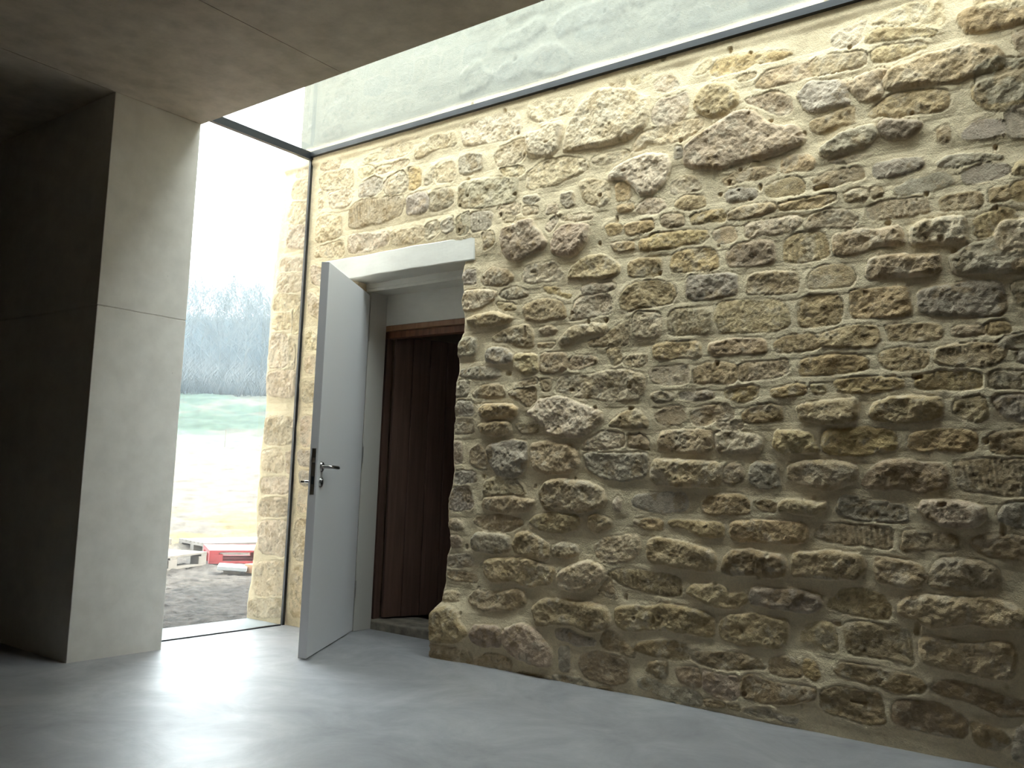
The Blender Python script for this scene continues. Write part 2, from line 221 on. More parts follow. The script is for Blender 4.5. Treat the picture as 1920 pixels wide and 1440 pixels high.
# ---------------------------------------------------------------- rubble stone wall
# one line per stone: kind letters, then outline on the wall face, x,z in millimetres
STONES = """p -4348,2944 -4158,2920 -4161,2835 -4345,2848
p -4363,2814 -4270,2834 -4033,2818 -4018,2695 -4113,2691 -4322,2712
p -4353,2703 -4305,2702 -4288,2627 -4327,2583 -4350,2608
p -4257,2687 -4062,2682 -4023,2626 -4053,2575 -4227,2581
p -4351,2565 -4121,2536 -4098,2385 -4356,2378
p -4358,2342 -4096,2364 -4074,2284 -4097,2259 -4359,2292
p -3972,2919 -3705,2920 -3470,2917 -3486,2894 -3722,2896 -3951,2908
p -3962,2854 -3823,2868 -3820,2826 -3945,2822
p -3796,2883 -3574,2879 -3536,2844 -3623,2801 -3781,2818
p -3525,2808 -3399,2882 -3213,2875 -3192,2793 -3359,2795 -3504,2764
p -3992,2803 -3905,2807 -3854,2777 -3861,2737 -3977,2737
p -3845,2775 -3567,2777 -3565,2736 -3673,2729 -3832,2738
g -3974,2694 -3860,2723 -3773,2700 -3759,2636 -3851,2604 -3977,2611
p -3757,2677 -3617,2719 -3575,2684 -3563,2582 -3746,2593
t -3559,2721 -3475,2712 -3455,2609 -3501,2578 -3550,2586
g -3437,2665 -3370,2699 -3356,2611 -3423,2591
p -3354,2709 -3220,2709 -3194,2614 -3221,2587 -3334,2594
sg -4056,2547 -3985,2592 -3607,2570 -3581,2519 -3608,2450 -3781,2429 -4041,2426
g -3570,2550 -3430,2559 -3384,2519 -3388,2442 -3465,2434 -3563,2443
gd -3378,2550 -3227,2550 -3204,2508 -3204,2444 -3303,2428 -3375,2433
p -4048,2392 -3698,2370 -3692,2289 -3863,2264 -4039,2280
p -3683,2361 -3409,2360 -3398,2269 -3673,2273
p -3400,2359 -3299,2370 -3286,2298 -3386,2267
g -3282,2361 -3192,2379 -3175,2295 -3236,2278 -3278,2303
p -3173,2892 -2822,2908 -2749,2866 -2741,2761 -2814,2746 -3150,2772
g -3175,2713 -3107,2725 -3003,2698 -3006,2617 -3100,2603 -3166,2622
g -3169,2546 -3114,2568 -2790,2531 -2750,2508 -2748,2418 -2783,2382 -3105,2403 -3163,2431
gs -3159,2368 -3088,2382 -3071,2367 -3074,2261 -3162,2264
gs -3064,2372 -2932,2369 -2908,2341 -2927,2265 -3058,2262
p -3167,2936 -3022,2929 -3037,2907 -3141,2908
p -2705,2907 -2605,2908 -2527,2895 -2404,2878 -2406,2825 -2483,2802 -2579,2788 -2643,2802 -2688,2837
pB -2599,2769 -2481,2766 -2470,2740 -2497,2634 -2530,2594 -2693,2614 -2705,2744 -2598,2745
p -2927,2697 -2814,2718 -2705,2731 -2708,2635 -2743,2600 -2899,2606
pB -2247,2880 -2089,2846 -2033,2799 -1984,2776 -1979,2676 -1993,2635 -2076,2593 -2162,2583 -2322,2593 -2462,2598 -2463,2645 -2452,2701 -2401,2795 -2331,2860
p -2202,2892 -2222,2925 -2122,2928 -2114,2864 -2183,2875
p -2078,2922 -1975,2901 -1974,2862 -2077,2860
p -1956,2835 -1904,2866 -1845,2840 -1827,2792 -1890,2781 -1949,2806
p -1965,2695 -1925,2751 -1855,2745 -1787,2756 -1775,2705 -1785,2632 -1841,2613 -1922,2614 -1957,2639
p -2004,2605 -1922,2609 -1796,2613 -1702,2608 -1696,2581 -1734,2547 -1806,2525 -1885,2526 -1979,2550 -2014,2519 -2074,2521 -2063,2551
p -2876,2589 -2727,2579 -2704,2545 -2754,2530 -2836,2539
p -2703,2526 -2571,2579 -2454,2573 -2320,2530 -2305,2487 -2363,2464 -2551,2434 -2685,2446
p -2288,2541 -2099,2537 -2074,2510 -2184,2487 -2248,2493 -2293,2513
pB -2189,2421 -2140,2467 -1978,2496 -1884,2472 -1855,2423 -1893,2335 -1944,2296 -2015,2297 -2052,2352 -2108,2395 -2182,2397
p -2362,2424 -2297,2435 -2182,2386 -2179,2308 -2229,2277 -2326,2315 -2347,2370
g -2474,2380 -2393,2378 -2385,2314 -2424,2303 -2465,2332
g -2712,2403 -2620,2405 -2598,2378 -2639,2355 -2704,2371
t -2150,2375 -2071,2377 -2068,2284 -2142,2291
g -1839,2500 -1805,2493 -1804,2445 -1832,2440
p -1859,2339 -1803,2361 -1736,2343 -1708,2312 -1702,2280 -1779,2267 -1852,2280
p -2043,2237 -1973,2279 -1897,2256 -1879,2221 -1925,2196 -2013,2205
t -2141,2263 -2056,2266 -2049,2232 -2128,2228
p -2710,2349 -2617,2340 -2602,2302 -2708,2307
p -2866,2380 -2733,2376 -2737,2317 -2879,2339
p -2554,2335 -2492,2331 -2484,2278 -2559,2290
p -1759,2834 -1688,2896 -1663,2868 -1682,2820 -1737,2818
t -1671,2822 -1639,2872 -1471,2852 -1282,2810 -1370,2794 -1460,2808 -1501,2788 -1585,2792 -1638,2787
n -1542,2758 -1450,2759 -1455,2740 -1521,2737
n -1459,2696 -1399,2756 -1296,2759 -1131,2745 -979,2727 -988,2668 -1168,2682 -1310,2683 -1394,2674
nB -1746,2671 -1730,2726 -1649,2764 -1589,2738 -1536,2684 -1531,2641 -1577,2601 -1646,2596 -1723,2634
n -1500,2649 -1424,2651 -1369,2653 -1300,2616 -1291,2560 -1310,2540 -1378,2565 -1428,2602 -1489,2632
gB -1267,2618 -1210,2658 -1095,2639 -1050,2608 -1059,2558 -1046,2522 -1122,2525 -1196,2518 -1229,2536 -1248,2579
rB -1793,2480 -1771,2507 -1625,2570 -1520,2603 -1458,2584 -1408,2532 -1348,2494 -1271,2477 -1233,2420 -1247,2394 -1304,2381 -1387,2368 -1467,2364 -1538,2368 -1601,2349 -1730,2379 -1791,2411
n -1215,2484 -1060,2511 -1029,2499 -1029,2442 -1095,2438 -1164,2424 -1205,2453
gB -1127,2378 -1087,2408 -960,2418 -938,2376 -964,2354 -973,2337 -1051,2325 -1132,2313 -1168,2330 -1168,2358
t -1338,2344 -1280,2357 -1214,2339 -1187,2305 -1196,2278 -1280,2279 -1333,2284
n -1611,2305 -1538,2327 -1426,2331 -1372,2316 -1357,2293 -1436,2278 -1527,2275 -1584,2275
p -1601,2344 -1559,2356 -1472,2360 -1492,2341 -1580,2337
p -1132,2294 -1065,2304 -965,2294 -999,2282 -1069,2277
n -1200,2231 -1123,2250 -1008,2251 -991,2207 -1061,2196 -1136,2186 -1177,2208
m -1406,2224 -1367,2256 -1256,2251 -1233,2213 -1242,2181 -1328,2181 -1391,2187
g -1589,2235 -1568,2252 -1446,2235 -1440,2195 -1516,2193 -1578,2198
t -1352,2141 -1280,2153 -1119,2155 -1114,2131 -1187,2110 -1342,2120
n -1078,2148 -1034,2164 -983,2150 -983,2113 -1061,2113
n -974,2153 -936,2165 -919,2134 -928,2113 -966,2115
p -975,2845 -914,2865 -838,2889 -692,2861 -689,2760 -717,2760 -839,2809
n -980,2799 -932,2813 -814,2786 -717,2739 -726,2726 -823,2744 -950,2757 -984,2767
p -1127,2836 -1064,2852 -984,2876 -1002,2829 -1011,2774 -1046,2770 -1109,2782
tB -638,2781 -607,2803 -487,2801 -400,2774 -402,2688 -496,2686 -571,2694 -608,2705 -631,2743
n -1202,2759 -1118,2756 -989,2730 -989,2678 -1073,2681 -1155,2678 -1202,2685
n -963,2723 -890,2731 -782,2710 -746,2691 -795,2681 -857,2666 -924,2665 -959,2684
nB -891,2624 -849,2641 -767,2655 -687,2656 -602,2655 -516,2622 -491,2584 -485,2535 -573,2528 -673,2518 -768,2533 -841,2537 -904,2544 -917,2584
nB -1047,2626 -925,2642 -899,2626 -925,2586 -913,2532 -960,2506 -1003,2521 -1029,2560 -1056,2600
n -977,2459 -943,2493 -892,2522 -809,2516 -697,2497 -674,2474 -678,2435 -706,2415 -785,2420 -884,2433 -952,2444
nB -601,2474 -574,2506 -500,2509 -406,2510 -410,2338 -459,2362 -539,2380 -568,2409 -597,2446
gdB -939,2408 -901,2423 -843,2410 -774,2385 -778,2364 -827,2334 -893,2339 -927,2369
n -726,2344 -691,2354 -676,2333 -680,2290 -719,2293
g -634,2311 -577,2350 -503,2334 -485,2308 -490,2280 -555,2277 -630,2288
n -470,2343 -410,2334 -411,2284 -449,2317
n -464,2650 -403,2667 -405,2540 -426,2554
rB -2845,2189 -2833,2254 -2745,2265 -2717,2284 -2645,2274 -2623,2235 -2543,2148 -2562,2116 -2638,2091 -2736,2062 -2796,2087 -2834,2128
rB -2522,2151 -2464,2212 -2410,2215 -2299,2199 -2297,2137 -2340,2076 -2385,2048 -2458,2063 -2513,2087
p -2703,1965 -2685,2027 -2593,2034 -2498,2039 -2442,1976 -2447,1943 -2576,1940 -2660,1943
nB -2414,1945 -2402,1983 -2338,2020 -2287,2041 -2186,2023 -2117,1971 -2122,1940 -2195,1915 -2309,1922
tr -2075,1972 -2016,1991 -1917,1984 -1899,1966 -1898,1904 -1967,1895 -2061,1911
g -3121,2035 -3076,2067 -3020,2054 -3012,1980 -3102,1981
n -2975,2000 -2957,2029 -2891,2057 -2875,2037 -2793,2028 -2754,1982 -2804,1946 -2954,1959
pB -3109,1886 -3085,1945 -2930,1935 -2861,1917 -2889,1872 -2978,1838 -3086,1829
g -2853,1892 -2817,1924 -2745,1928 -2658,1902 -2664,1880 -2756,1868
n -2873,1858 -2756,1853 -2732,1816 -2834,1819
t -2568,1910 -2466,1905 -2465,1877 -2385,1858 -2397,1837 -2451,1864 -2546,1885
n -2696,1807 -2655,1844 -2545,1851 -2443,1830 -2421,1783 -2413,1744 -2568,1739 -2665,1747
p -2334,1886 -2257,1900 -2145,1888 -2144,1856 -2319,1846
p -2387,1736 -2376,1807 -2319,1840 -2181,1843 -2155,1792 -2159,1739 -2265,1737 -2393,1725
n -2113,1826 -2060,1868 -1955,1878 -1846,1856 -1823,1803 -1844,1764 -1998,1752 -2069,1742 -2111,1767
nB -3053,1790 -2946,1805 -2856,1809 -2752,1771 -2794,1746 -2957,1734 -3051,1753
nB -2887,1676 -2793,1716 -2650,1723 -2621,1686 -2618,1612 -2702,1617 -2775,1645 -2863,1645
n -2580,1700 -2512,1712 -2471,1687 -2490,1660 -2565,1671
nB -2462,1630 -2385,1692 -2264,1704 -2182,1682 -2194,1645 -2325,1643 -2389,1609 -2448,1607
n -2169,1654 -2056,1709 -2054,1635 -2077,1584 -2161,1589 -2273,1591 -2286,1614 -2199,1629
gB -3123,1650 -3094,1684 -2993,1683 -2982,1629 -3011,1583 -3120,1583
gB -2920,1590 -2899,1618 -2788,1611 -2736,1573 -2741,1539 -2843,1533 -2910,1554
p -2039,1718 -2009,1734 -1894,1724 -1892,1608 -2030,1618
t -2203,2179 -2172,2186 -2110,2165 -2115,2134 -2183,2121
t -2104,2170 -1949,2168 -1937,2119 -2078,2112
t -2169,2086 -2042,2080 -2041,2037 -2150,2046
n -2185,1570 -2124,1577 -2099,1543 -2104,1502 -2140,1493 -2165,1526
p -2096,1512 -2052,1535 -1970,1541 -1963,1505 -2003,1481 -2074,1484
n -2590,1622 -2482,1621 -2508,1600 -2583,1610
t -2969,2249 -2900,2245 -2889,2183 -2956,2150
p -2479,2266 -2275,2245 -2293,2220 -2458,2242
p -2844,2334 -2747,2307 -2775,2281 -2835,2296
t -2018,2077 -1890,2080 -1889,2023 -2005,2027
p -2560,2232 -2493,2268 -2478,2243 -2531,2187
n -1837,2225 -1788,2258 -1689,2242 -1683,2200 -1731,2187 -1820,2201
r -1910,2173 -1865,2182 -1791,2168 -1785,2128 -1841,2115 -1898,2129
t -1753,2159 -1688,2165 -1603,2171 -1587,2149 -1586,2113 -1687,2118 -1752,2118
n -1576,2147 -1510,2167 -1370,2154 -1358,2127 -1399,2114 -1519,2108 -1571,2121
t -1348,2145 -1265,2151 -1109,2158 -1109,2130 -1172,2112 -1246,2110 -1341,2120
t -2003,2171 -1951,2169 -1941,2125 -1984,2115 -2038,2122
t -1960,2085 -1926,2101 -1681,2082 -1670,2045 -1707,2024 -1773,2033 -1839,2021 -1947,2025
m -1649,2067 -1591,2089 -1545,2072 -1534,2021 -1611,2011 -1643,2031
p -1499,2080 -1379,2082 -1265,2084 -1250,2058 -1278,2019 -1360,2021 -1458,2015 -1493,2025
gd -1241,2033 -1209,2075 -1145,2094 -1056,2075 -1021,2046 -1017,2014 -1039,2003 -1127,2016 -1218,2015
t -1854,1940 -1838,1990 -1783,2004 -1664,1993 -1626,1963 -1615,1902 -1684,1895 -1826,1906
nr -1585,1958 -1539,1997 -1438,1998 -1364,1988 -1359,1905 -1408,1892 -1477,1895 -1568,1901
st -1316,1981 -1264,2008 -1154,1992 -1140,1957 -1136,1901 -1190,1885 -1264,1884 -1325,1901
g -1775,1844 -1759,1878 -1683,1879 -1532,1867 -1531,1779 -1608,1767 -1768,1772
n -1486,1784 -1477,1851 -1383,1860 -1264,1846 -1259,1757 -1358,1767 -1476,1773
m -1222,1772 -1213,1831 -1172,1854 -1083,1853 -1039,1825 -1031,1797 -1048,1763 -1127,1762
sg -1861,1729 -1660,1727 -1653,1607 -1854,1616
sn -1639,1700 -1608,1747 -1339,1736 -1310,1691 -1296,1619 -1357,1600 -1504,1601 -1596,1613 -1628,1664
t -1264,1706 -1227,1735 -1101,1732 -1079,1684 -1088,1613 -1190,1607 -1259,1612
g -961,2250 -894,2251 -787,2248 -772,2227 -792,2204 -870,2187 -957,2196
g -728,2214 -693,2233 -542,2212 -498,2199 -579,2189 -643,2185 -721,2199
g -644,2159 -557,2177 -492,2164 -478,2136 -507,2121 -588,2110 -622,2116
n -471,2143 -452,2165 -403,2164 -404,2114 -471,2122
gm -882,2135 -833,2158 -721,2169 -686,2158 -667,2128 -734,2105 -829,2104 -883,2113
sp -988,2076 -920,2097 -765,2080 -754,2016 -822,2018 -963,2026 -984,2039
n -722,2059 -679,2078 -574,2073 -567,2017 -627,2009 -715,2023
t -544,2072 -479,2082 -477,2023 -542,2025
t -470,2084 -405,2089 -407,2011 -470,2018
st -598,1975 -509,1999 -456,1978 -454,1920 -511,1895 -595,1898
nB -1115,1980 -1032,1991 -972,1978 -921,1984 -863,1980 -847,1942 -839,1910 -897,1909 -955,1912 -1015,1889 -1076,1887 -1115,1906
pB -823,1965 -774,1985 -696,1990 -628,1980 -625,1903 -622,1881 -705,1892 -815,1898
nB -990,1800 -972,1861 -922,1872 -816,1859 -717,1851 -718,1786 -801,1774 -914,1782 -973,1780
gB -687,1834 -622,1872 -563,1881 -410,1873 -412,1759 -514,1755 -587,1759 -669,1772
t -1048,1745 -898,1743 -833,1732 -820,1648 -826,1622 -920,1619 -1046,1632
g -797,1717 -643,1731 -508,1721 -499,1630 -517,1591 -589,1601 -709,1615 -794,1639
gd -483,1714 -413,1711 -415,1615 -460,1627
n -1174,1569 -1051,1596 -949,1588 -933,1539 -958,1510 -1068,1512 -1174,1523
n -912,1586 -740,1585 -713,1566 -714,1524 -900,1524 -904,1559
n -679,1560 -653,1570 -575,1564 -569,1527 -672,1530
st -564,1568 -511,1572 -486,1549 -490,1529 -558,1526
st -941,1478 -900,1493 -765,1489 -761,1443 -781,1418 -909,1416 -937,1443
n -734,1488 -628,1498 -502,1490 -499,1445 -535,1415 -666,1413 -738,1429
t -1260,1450 -1237,1476 -1112,1483 -1008,1478 -979,1454 -983,1419 -1112,1407 -1246,1403
t -1116,1376 -1026,1390 -849,1379 -849,1353 -909,1334 -1017,1328 -1095,1339
st -809,1386 -743,1395 -586,1393 -579,1336 -675,1330 -805,1339
sg -557,1392 -421,1386 -422,1326 -554,1327
nB -1260,1280 -1201,1288 -1112,1300 -1026,1302 -1018,1276 -1018,1223 -1078,1211 -1143,1198 -1201,1221 -1251,1221
nB -972,1240 -955,1287 -902,1308 -736,1303 -714,1274 -718,1228 -783,1216 -862,1209 -960,1222
n -676,1281 -631,1296 -573,1303 -560,1230 -596,1206 -673,1240
g -552,1286 -523,1302 -422,1303 -424,1209 -455,1209 -517,1234
t -1156,1176 -1027,1188 -886,1183 -875,1107 -994,1080 -1156,1087
t -831,1166 -784,1179 -597,1178 -605,1098 -835,1103
n -561,1170 -425,1177 -427,1092 -555,1094
g -467,1456 -418,1481 -420,1409 -464,1427
nB -2722,1578 -2588,1571 -2575,1491 -2591,1470 -2674,1473 -2726,1510
nB -2568,1575 -2414,1572 -2398,1511 -2410,1478 -2503,1466 -2564,1474
n -2387,1549 -2246,1541 -2233,1513 -2333,1486 -2391,1483
g -3107,1492 -3084,1515 -2984,1522 -2826,1503 -2810,1467 -2928,1455 -3082,1473
g -3124,1444 -3081,1461 -3034,1447 -3030,1370 -3123,1366
n -3000,1381 -2941,1420 -2837,1428 -2778,1391 -2776,1368 -2893,1360 -2983,1357
n -2714,1412 -2652,1438 -2576,1441 -2575,1419 -2679,1411
n -2762,1374 -2692,1389 -2588,1397 -2578,1329 -2632,1303 -2668,1326
n -2562,1435 -2501,1433 -2500,1388 -2546,1379
p -2466,1376 -2461,1426 -2410,1457 -2332,1453 -2244,1455 -2170,1468 -2085,1464 -1979,1444 -1972,1361 -2023,1322 -2178,1325 -2265,1343 -2335,1345 -2433,1370
g -3131,1300 -3106,1348 -2998,1339 -2986,1268 -3117,1264
tB -2950,1297 -2906,1320 -2731,1316 -2688,1292 -2700,1253 -2828,1243 -2933,1256
gd -3127,1229 -3100,1240 -2984,1236 -2981,1175 -3120,1169
nB -2946,1215 -2857,1232 -2741,1225 -2725,1180 -2810,1157 -2921,1169
n -2712,1214 -2629,1224 -2560,1213 -2565,1174 -2668,1169
pB -2631,1275 -2577,1302 -2565,1335 -2458,1354 -2327,1318 -2213,1273 -2188,1236 -2235,1189 -2309,1152 -2412,1157 -2504,1163 -2519,1212 -2589,1246
nB -2156,1210 -2080,1266 -2010,1275 -1957,1234 -1956,1198 -2055,1194 -2126,1199
p -2294,1089 -2283,1131 -2186,1178 -2077,1168 -2070,1106 -2244,1089
n -2054,1163 -1984,1168 -1949,1132 -1949,1107 -2052,1101
r -3125,1128 -3071,1128 -3057,1016 -3110,1004
n -3003,1017 -2999,1087 -2940,1117 -2885,1043 -2878,985 -2919,990
gB -2888,1106 -2723,1135 -2632,1130 -2621,1047 -2646,974 -2714,939 -2800,948 -2869,1020
nB -2610,1113 -2516,1125 -2371,1115 -2319,1072 -2304,1014 -2379,976 -2496,967 -2592,992
g -2294,1073 -2075,1070 -1948,1077 -1957,976 -2072,948 -2191,960 -2266,999
g -3107,951 -3085,969 -2963,972 -2952,915 -3105,904
t -1930,1585 -1730,1577 -1698,1565 -1697,1506 -1816,1512 -1928,1513
tr -1650,1567 -1522,1574 -1399,1565 -1393,1508 -1521,1511 -1634,1512 -1655,1538
st -1360,1549 -1308,1574 -1206,1576 -1175,1546 -1175,1514 -1355,1506
p -1950,1463 -1871,1475 -1755,1469 -1754,1394 -1869,1394 -1949,1412
st -1728,1453 -1686,1476 -1526,1473 -1520,1386 -1727,1389
sn -1514,1467 -1355,1469 -1308,1476 -1298,1429 -1340,1403 -1510,1390
g -1942,1350 -1891,1364 -1829,1347 -1829,1322 -1918,1314
g -1802,1351 -1684,1358 -1632,1346 -1631,1322 -1726,1317 -1791,1326
t -1581,1359 -1490,1366 -1426,1359 -1431,1317 -1509,1307 -1570,1325
t -1369,1352 -1261,1372 -1220,1357 -1224,1330 -1316,1318 -1364,1324
n -1206,1361 -1153,1368 -1148,1332 -1193,1329
n -1923,1258 -1867,1288 -1796,1291 -1768,1246 -1789,1217 -1888,1213
n -1752,1261 -1683,1289 -1570,1296 -1539,1262 -1549,1224 -1620,1225 -1661,1206 -1724,1207
t -1504,1247 -1470,1275 -1373,1292 -1330,1277 -1325,1217 -1449,1209 -1499,1214
nB -1903,1138 -1887,1178 -1703,1187 -1632,1177 -1631,1105 -1680,1080 -1786,1084 -1897,1098
pB -1624,1172 -1548,1177 -1435,1158 -1405,1139 -1415,1093 -1497,1087 -1618,1091
p -1615,1211 -1509,1214 -1503,1191 -1558,1181 -1609,1191
nB -1367,1116 -1353,1176 -1279,1180 -1193,1162 -1170,1091 -1260,1090 -1315,1085
pB -2899,869 -2895,920 -2823,950 -2680,932 -2637,906 -2622,868 -2747,858 -2891,852
nB -2903,789 -2890,840 -2789,850 -2607,847 -2566,832 -2605,787 -2715,770 -2814,771
nB -2542,893 -2503,932 -2412,946 -2259,935 -2185,911 -2159,856 -2182,824 -2292,792 -2407,802 -2504,792 -2532,834
gs -3141,824 -3113,884 -3013,893 -2980,848 -2961,775 -3129,760
gd -3137,696 -3088,722 -3041,701 -3023,668 -3131,661
n -2958,712 -2930,742 -2785,755 -2658,746 -2629,720 -2724,676 -2882,677
nB -2596,733 -2563,762 -2445,790 -2310,776 -2302,719 -2377,698 -2454,688 -2547,704
n -2260,773 -2218,786 -2133,760 -2132,735 -2215,704 -2252,717
r -3121,627 -3068,636 -3028,605 -3041,569 -3118,569
gB -2960,615 -2925,657 -2809,659 -2709,655 -2706,578 -2804,560 -2950,565
nB -2693,612 -2668,669 -2600,684 -2532,667 -2471,629 -2475,565 -2554,553 -2678,570
pB -2458,624 -2401,644 -2312,630 -2304,594 -2373,573 -2456,572
p -2219,637 -2178,681 -2084,697 -1986,709 -1981,635 -2034,586 -2151,566 -2200,593
g -3138,510 -3115,529 -2964,541 -2946,486 -3127,465
tr -3134,441 -3019,446 -2921,444 -2912,405 -3031,399 -3132,407
nB -2873,504 -2831,535 -2690,541 -2608,554 -2474,528 -2435,515 -2458,440 -2589,416 -2685,433 -2826,420 -2863,455
pB -2420,480 -2396,509 -2297,554 -2248,568 -2174,554 -2155,515 -2220,454 -2342,415 -2399,435
p -3151,330 -3105,341 -3036,342 -3033,297 -3148,290
nB -2967,316 -2924,360 -2780,369 -2670,397 -2615,387 -2599,330 -2679,294 -2833,276 -2936,291
n -2195,436 -2160,480 -2126,513 -2112,445 -2088,417 -2146,416
p -2129,847 -2100,879 -2082,849 -2087,808 -2122,817
nB -1936,967 -1927,1037 -1882,1053 -1595,1043 -1592,986 -1604,939 -1697,936 -1803,937 -1902,938
n -1580,1025 -1545,1044 -1500,1031 -1489,971 -1534,946 -1584,958
g -1465,967 -1461,1032 -1427,1051 -1351,1039 -1337,993 -1336,948 -1407,941
nB -1299,985 -1295,1035 -1258,1049 -1186,1055 -1082,1053 -1022,1037 -1027,985 -1082,953 -1134,946 -1258,960
gm -2028,858 -2003,890 -1770,909 -1749,885 -1758,827 -1922,814 -2007,834
t -1685,869 -1644,899 -1513,909 -1464,888 -1459,833 -1613,816 -1674,831
nd -1440,875 -1397,896 -1350,884 -1354,848 -1406,850
nB -1336,885 -1276,896 -1195,891 -1142,894 -1142,867 -1186,843 -1249,840 -1336,853
t -2029,768 -1910,785 -1865,773 -1870,738 -1965,737
t -1844,779 -1768,783 -1592,784 -1572,762 -1581,724 -1683,726 -1746,751 -1832,755
t -1549,717 -1547,791 -1444,802 -1258,808 -1217,784 -1213,736 -1349,718 -1444,720
nB -1945,610 -1941,679 -1892,707 -1809,689 -1724,686 -1641,673 -1610,638 -1615,582 -1660,573 -1797,580 -1917,588
dB -1589,584 -1580,636 -1541,671 -1472,686 -1396,669 -1321,671 -1303,628 -1312,592 -1395,575 -1491,579 -1559,573
sd -2151,518 -2075,545 -1938,547 -1785,538 -1768,459 -1848,450 -1958,463 -2073,480 -2121,506
nB -1752,479 -1721,511 -1639,524 -1569,517 -1548,487 -1480,499 -1470,468 -1538,433 -1597,427 -1679,450
gdB -1466,487 -1452,533 -1367,533 -1239,538 -1173,519 -1160,486 -1213,454 -1275,451 -1404,462 -1451,461
sn -1174,776 -1161,807 -1028,811 -898,802 -894,732 -995,732 -1113,741 -1192,753
ndB -1276,685 -1200,691 -1100,703 -1012,693 -996,648 -1029,603 -1113,599 -1200,595 -1281,592
dB -1011,978 -969,1035 -912,1062 -832,1063 -724,1049 -702,1033 -699,968 -764,949 -818,947 -872,958 -978,954
sn -676,1046 -661,1066 -427,1074 -430,950 -530,946 -659,957
g -1109,871 -1087,919 -1011,918 -962,908 -905,902 -845,888 -846,834 -962,832 -1028,832 -1087,846
rB -803,882 -787,915 -734,922 -645,918 -587,897 -577,866 -603,836 -661,825 -720,829 -780,850
g -538,883 -516,916 -431,927 -433,839 -490,839 -532,856
n -867,726 -850,801 -784,797 -683,800 -665,773 -669,749 -766,741 -812,734
n -629,768 -610,797 -532,806 -433,805 -435,721 -534,724 -597,739
ndB -963,643 -955,698 -891,695 -797,678 -782,647 -791,598 -845,584 -907,603 -947,603
gdB -772,608 -756,678 -721,713 -662,718 -584,701 -542,681 -539,627 -606,609 -715,598
ndB -2562,318 -2498,367 -2363,377 -2227,382 -2142,361 -2118,315 -2128,274 -2223,246 -2309,271 -2448,258 -2525,238 -2541,283
nB -3199,216 -3128,264 -3036,263 -3002,194 -2940,158 -2997,100 -3179,75
rB -2933,159 -2898,196 -2742,211 -2726,110 -2849,93 -2923,116
rB -2724,202 -2619,237 -2538,226 -2464,168 -2430,121 -2440,58 -2518,46 -2653,78 -2716,112
g -2421,236 -2358,244 -2271,225 -2197,210 -2203,184 -2306,180 -2407,196
n -3217,53 -3179,69 -3078,66 -2995,72 -2990,-10 -3081,-18 -3209,-15
n -2983,63 -2920,50 -2902,-13 -2979,-14
n -2897,26 -2819,65 -2721,68 -2665,45 -2683,-11 -2773,-15 -2894,-17
g -2393,157 -2337,165 -2333,54 -2389,45
d -2676,-5 -2609,11 -2516,5 -2438,2 -2437,-13 -2635,-19
g -2426,19 -2326,30 -2228,21 -2227,1 -2412,-4
n -2174,218 -2151,261 -2104,262 -2046,226 -1988,195 -1998,164 -2102,174 -2161,190
rd -2285,92 -2274,139 -2172,164 -2113,157 -2021,142 -2024,54 -2121,24 -2240,39
d -2191,2 -2132,17 -2097,3 -2167,-4
ndB -2095,300 -2091,369 -2022,392 -1910,395 -1867,414 -1738,410 -1656,406 -1620,378 -1614,310 -1695,304 -1811,302 -1897,296 -1963,292 -2042,277
nB -1594,326 -1585,373 -1546,405 -1449,421 -1374,417 -1318,415 -1300,382 -1313,311 -1354,292 -1419,296 -1496,285 -1574,302
d -1990,216 -1951,245 -1842,256 -1788,258 -1725,244 -1740,193 -1808,190 -1917,188 -1995,201
d -1730,225 -1653,240 -1554,250 -1476,252 -1414,231 -1391,212 -1485,193 -1602,180 -1714,197
d -1943,117 -1927,158 -1872,171 -1829,168 -1833,101 -1882,98
d -1792,150 -1766,159 -1683,167 -1671,91 -1702,77 -1775,92
r -1665,161 -1602,157 -1504,159 -1496,98 -1532,61 -1601,58 -1664,83
d -1490,157 -1456,176 -1344,159 -1246,162 -1184,164 -1193,120 -1317,86 -1399,71 -1489,86
g -1980,73 -1925,87 -1849,71 -1806,59 -1733,72 -1671,46 -1670,14 -1763,11 -1837,21 -1969,41
n -1661,43 -1561,42 -1566,19 -1650,18
n -1377,206 -1373,254 -1282,272 -1246,252 -1237,198 -1317,193
t -1237,270 -1189,265 -1167,222 -1189,193 -1228,212
n -1551,35 -1503,48 -1484,30 -1541,24
g -1484,25 -1362,56 -1353,23 -1417,20
g -1353,41 -1299,38 -1254,38 -1263,23 -1344,25
sn -1132,514 -1086,555 -996,570 -928,552 -905,515 -910,470 -977,462 -1056,467 -1143,483
nB -876,518 -843,556 -761,570 -646,577 -586,579 -511,569 -463,548 -448,495 -546,478 -630,486 -717,465 -762,455 -826,481 -877,494
n -1074,360 -1077,425 -997,445 -891,443 -845,435 -827,365 -832,307 -892,322 -988,322 -1062,321
nB -800,331 -803,411 -771,425 -700,416 -614,414 -563,435 -514,437 -490,395 -508,316 -591,307 -676,312 -764,317
d -1123,252 -1077,284 -998,281 -911,280 -828,269 -783,243 -801,217 -884,203 -998,222 -1097,231
d -778,235 -738,265 -676,280 -600,265 -517,243 -453,241 -454,196 -551,178 -634,209 -721,212
d -1159,96 -1169,159 -1108,189 -1008,186 -950,186 -936,155 -923,81 -999,71 -1098,77
d -904,94 -894,172 -820,185 -748,189 -678,164 -644,138 -654,82 -723,73 -821,81
d -640,139 -552,133 -512,101 -554,62 -620,66
n -1248,372 -1232,405 -1169,428 -1117,420 -1105,320 -1148,319 -1200,342 -1242,336
g -499,148 -455,179 -458,29 -513,44
p -4385,2252 -4201,2188 -4192,2089 -4372,2114
p -4399,2053 -4351,2055 -4182,1969 -4172,1850 -4376,1923
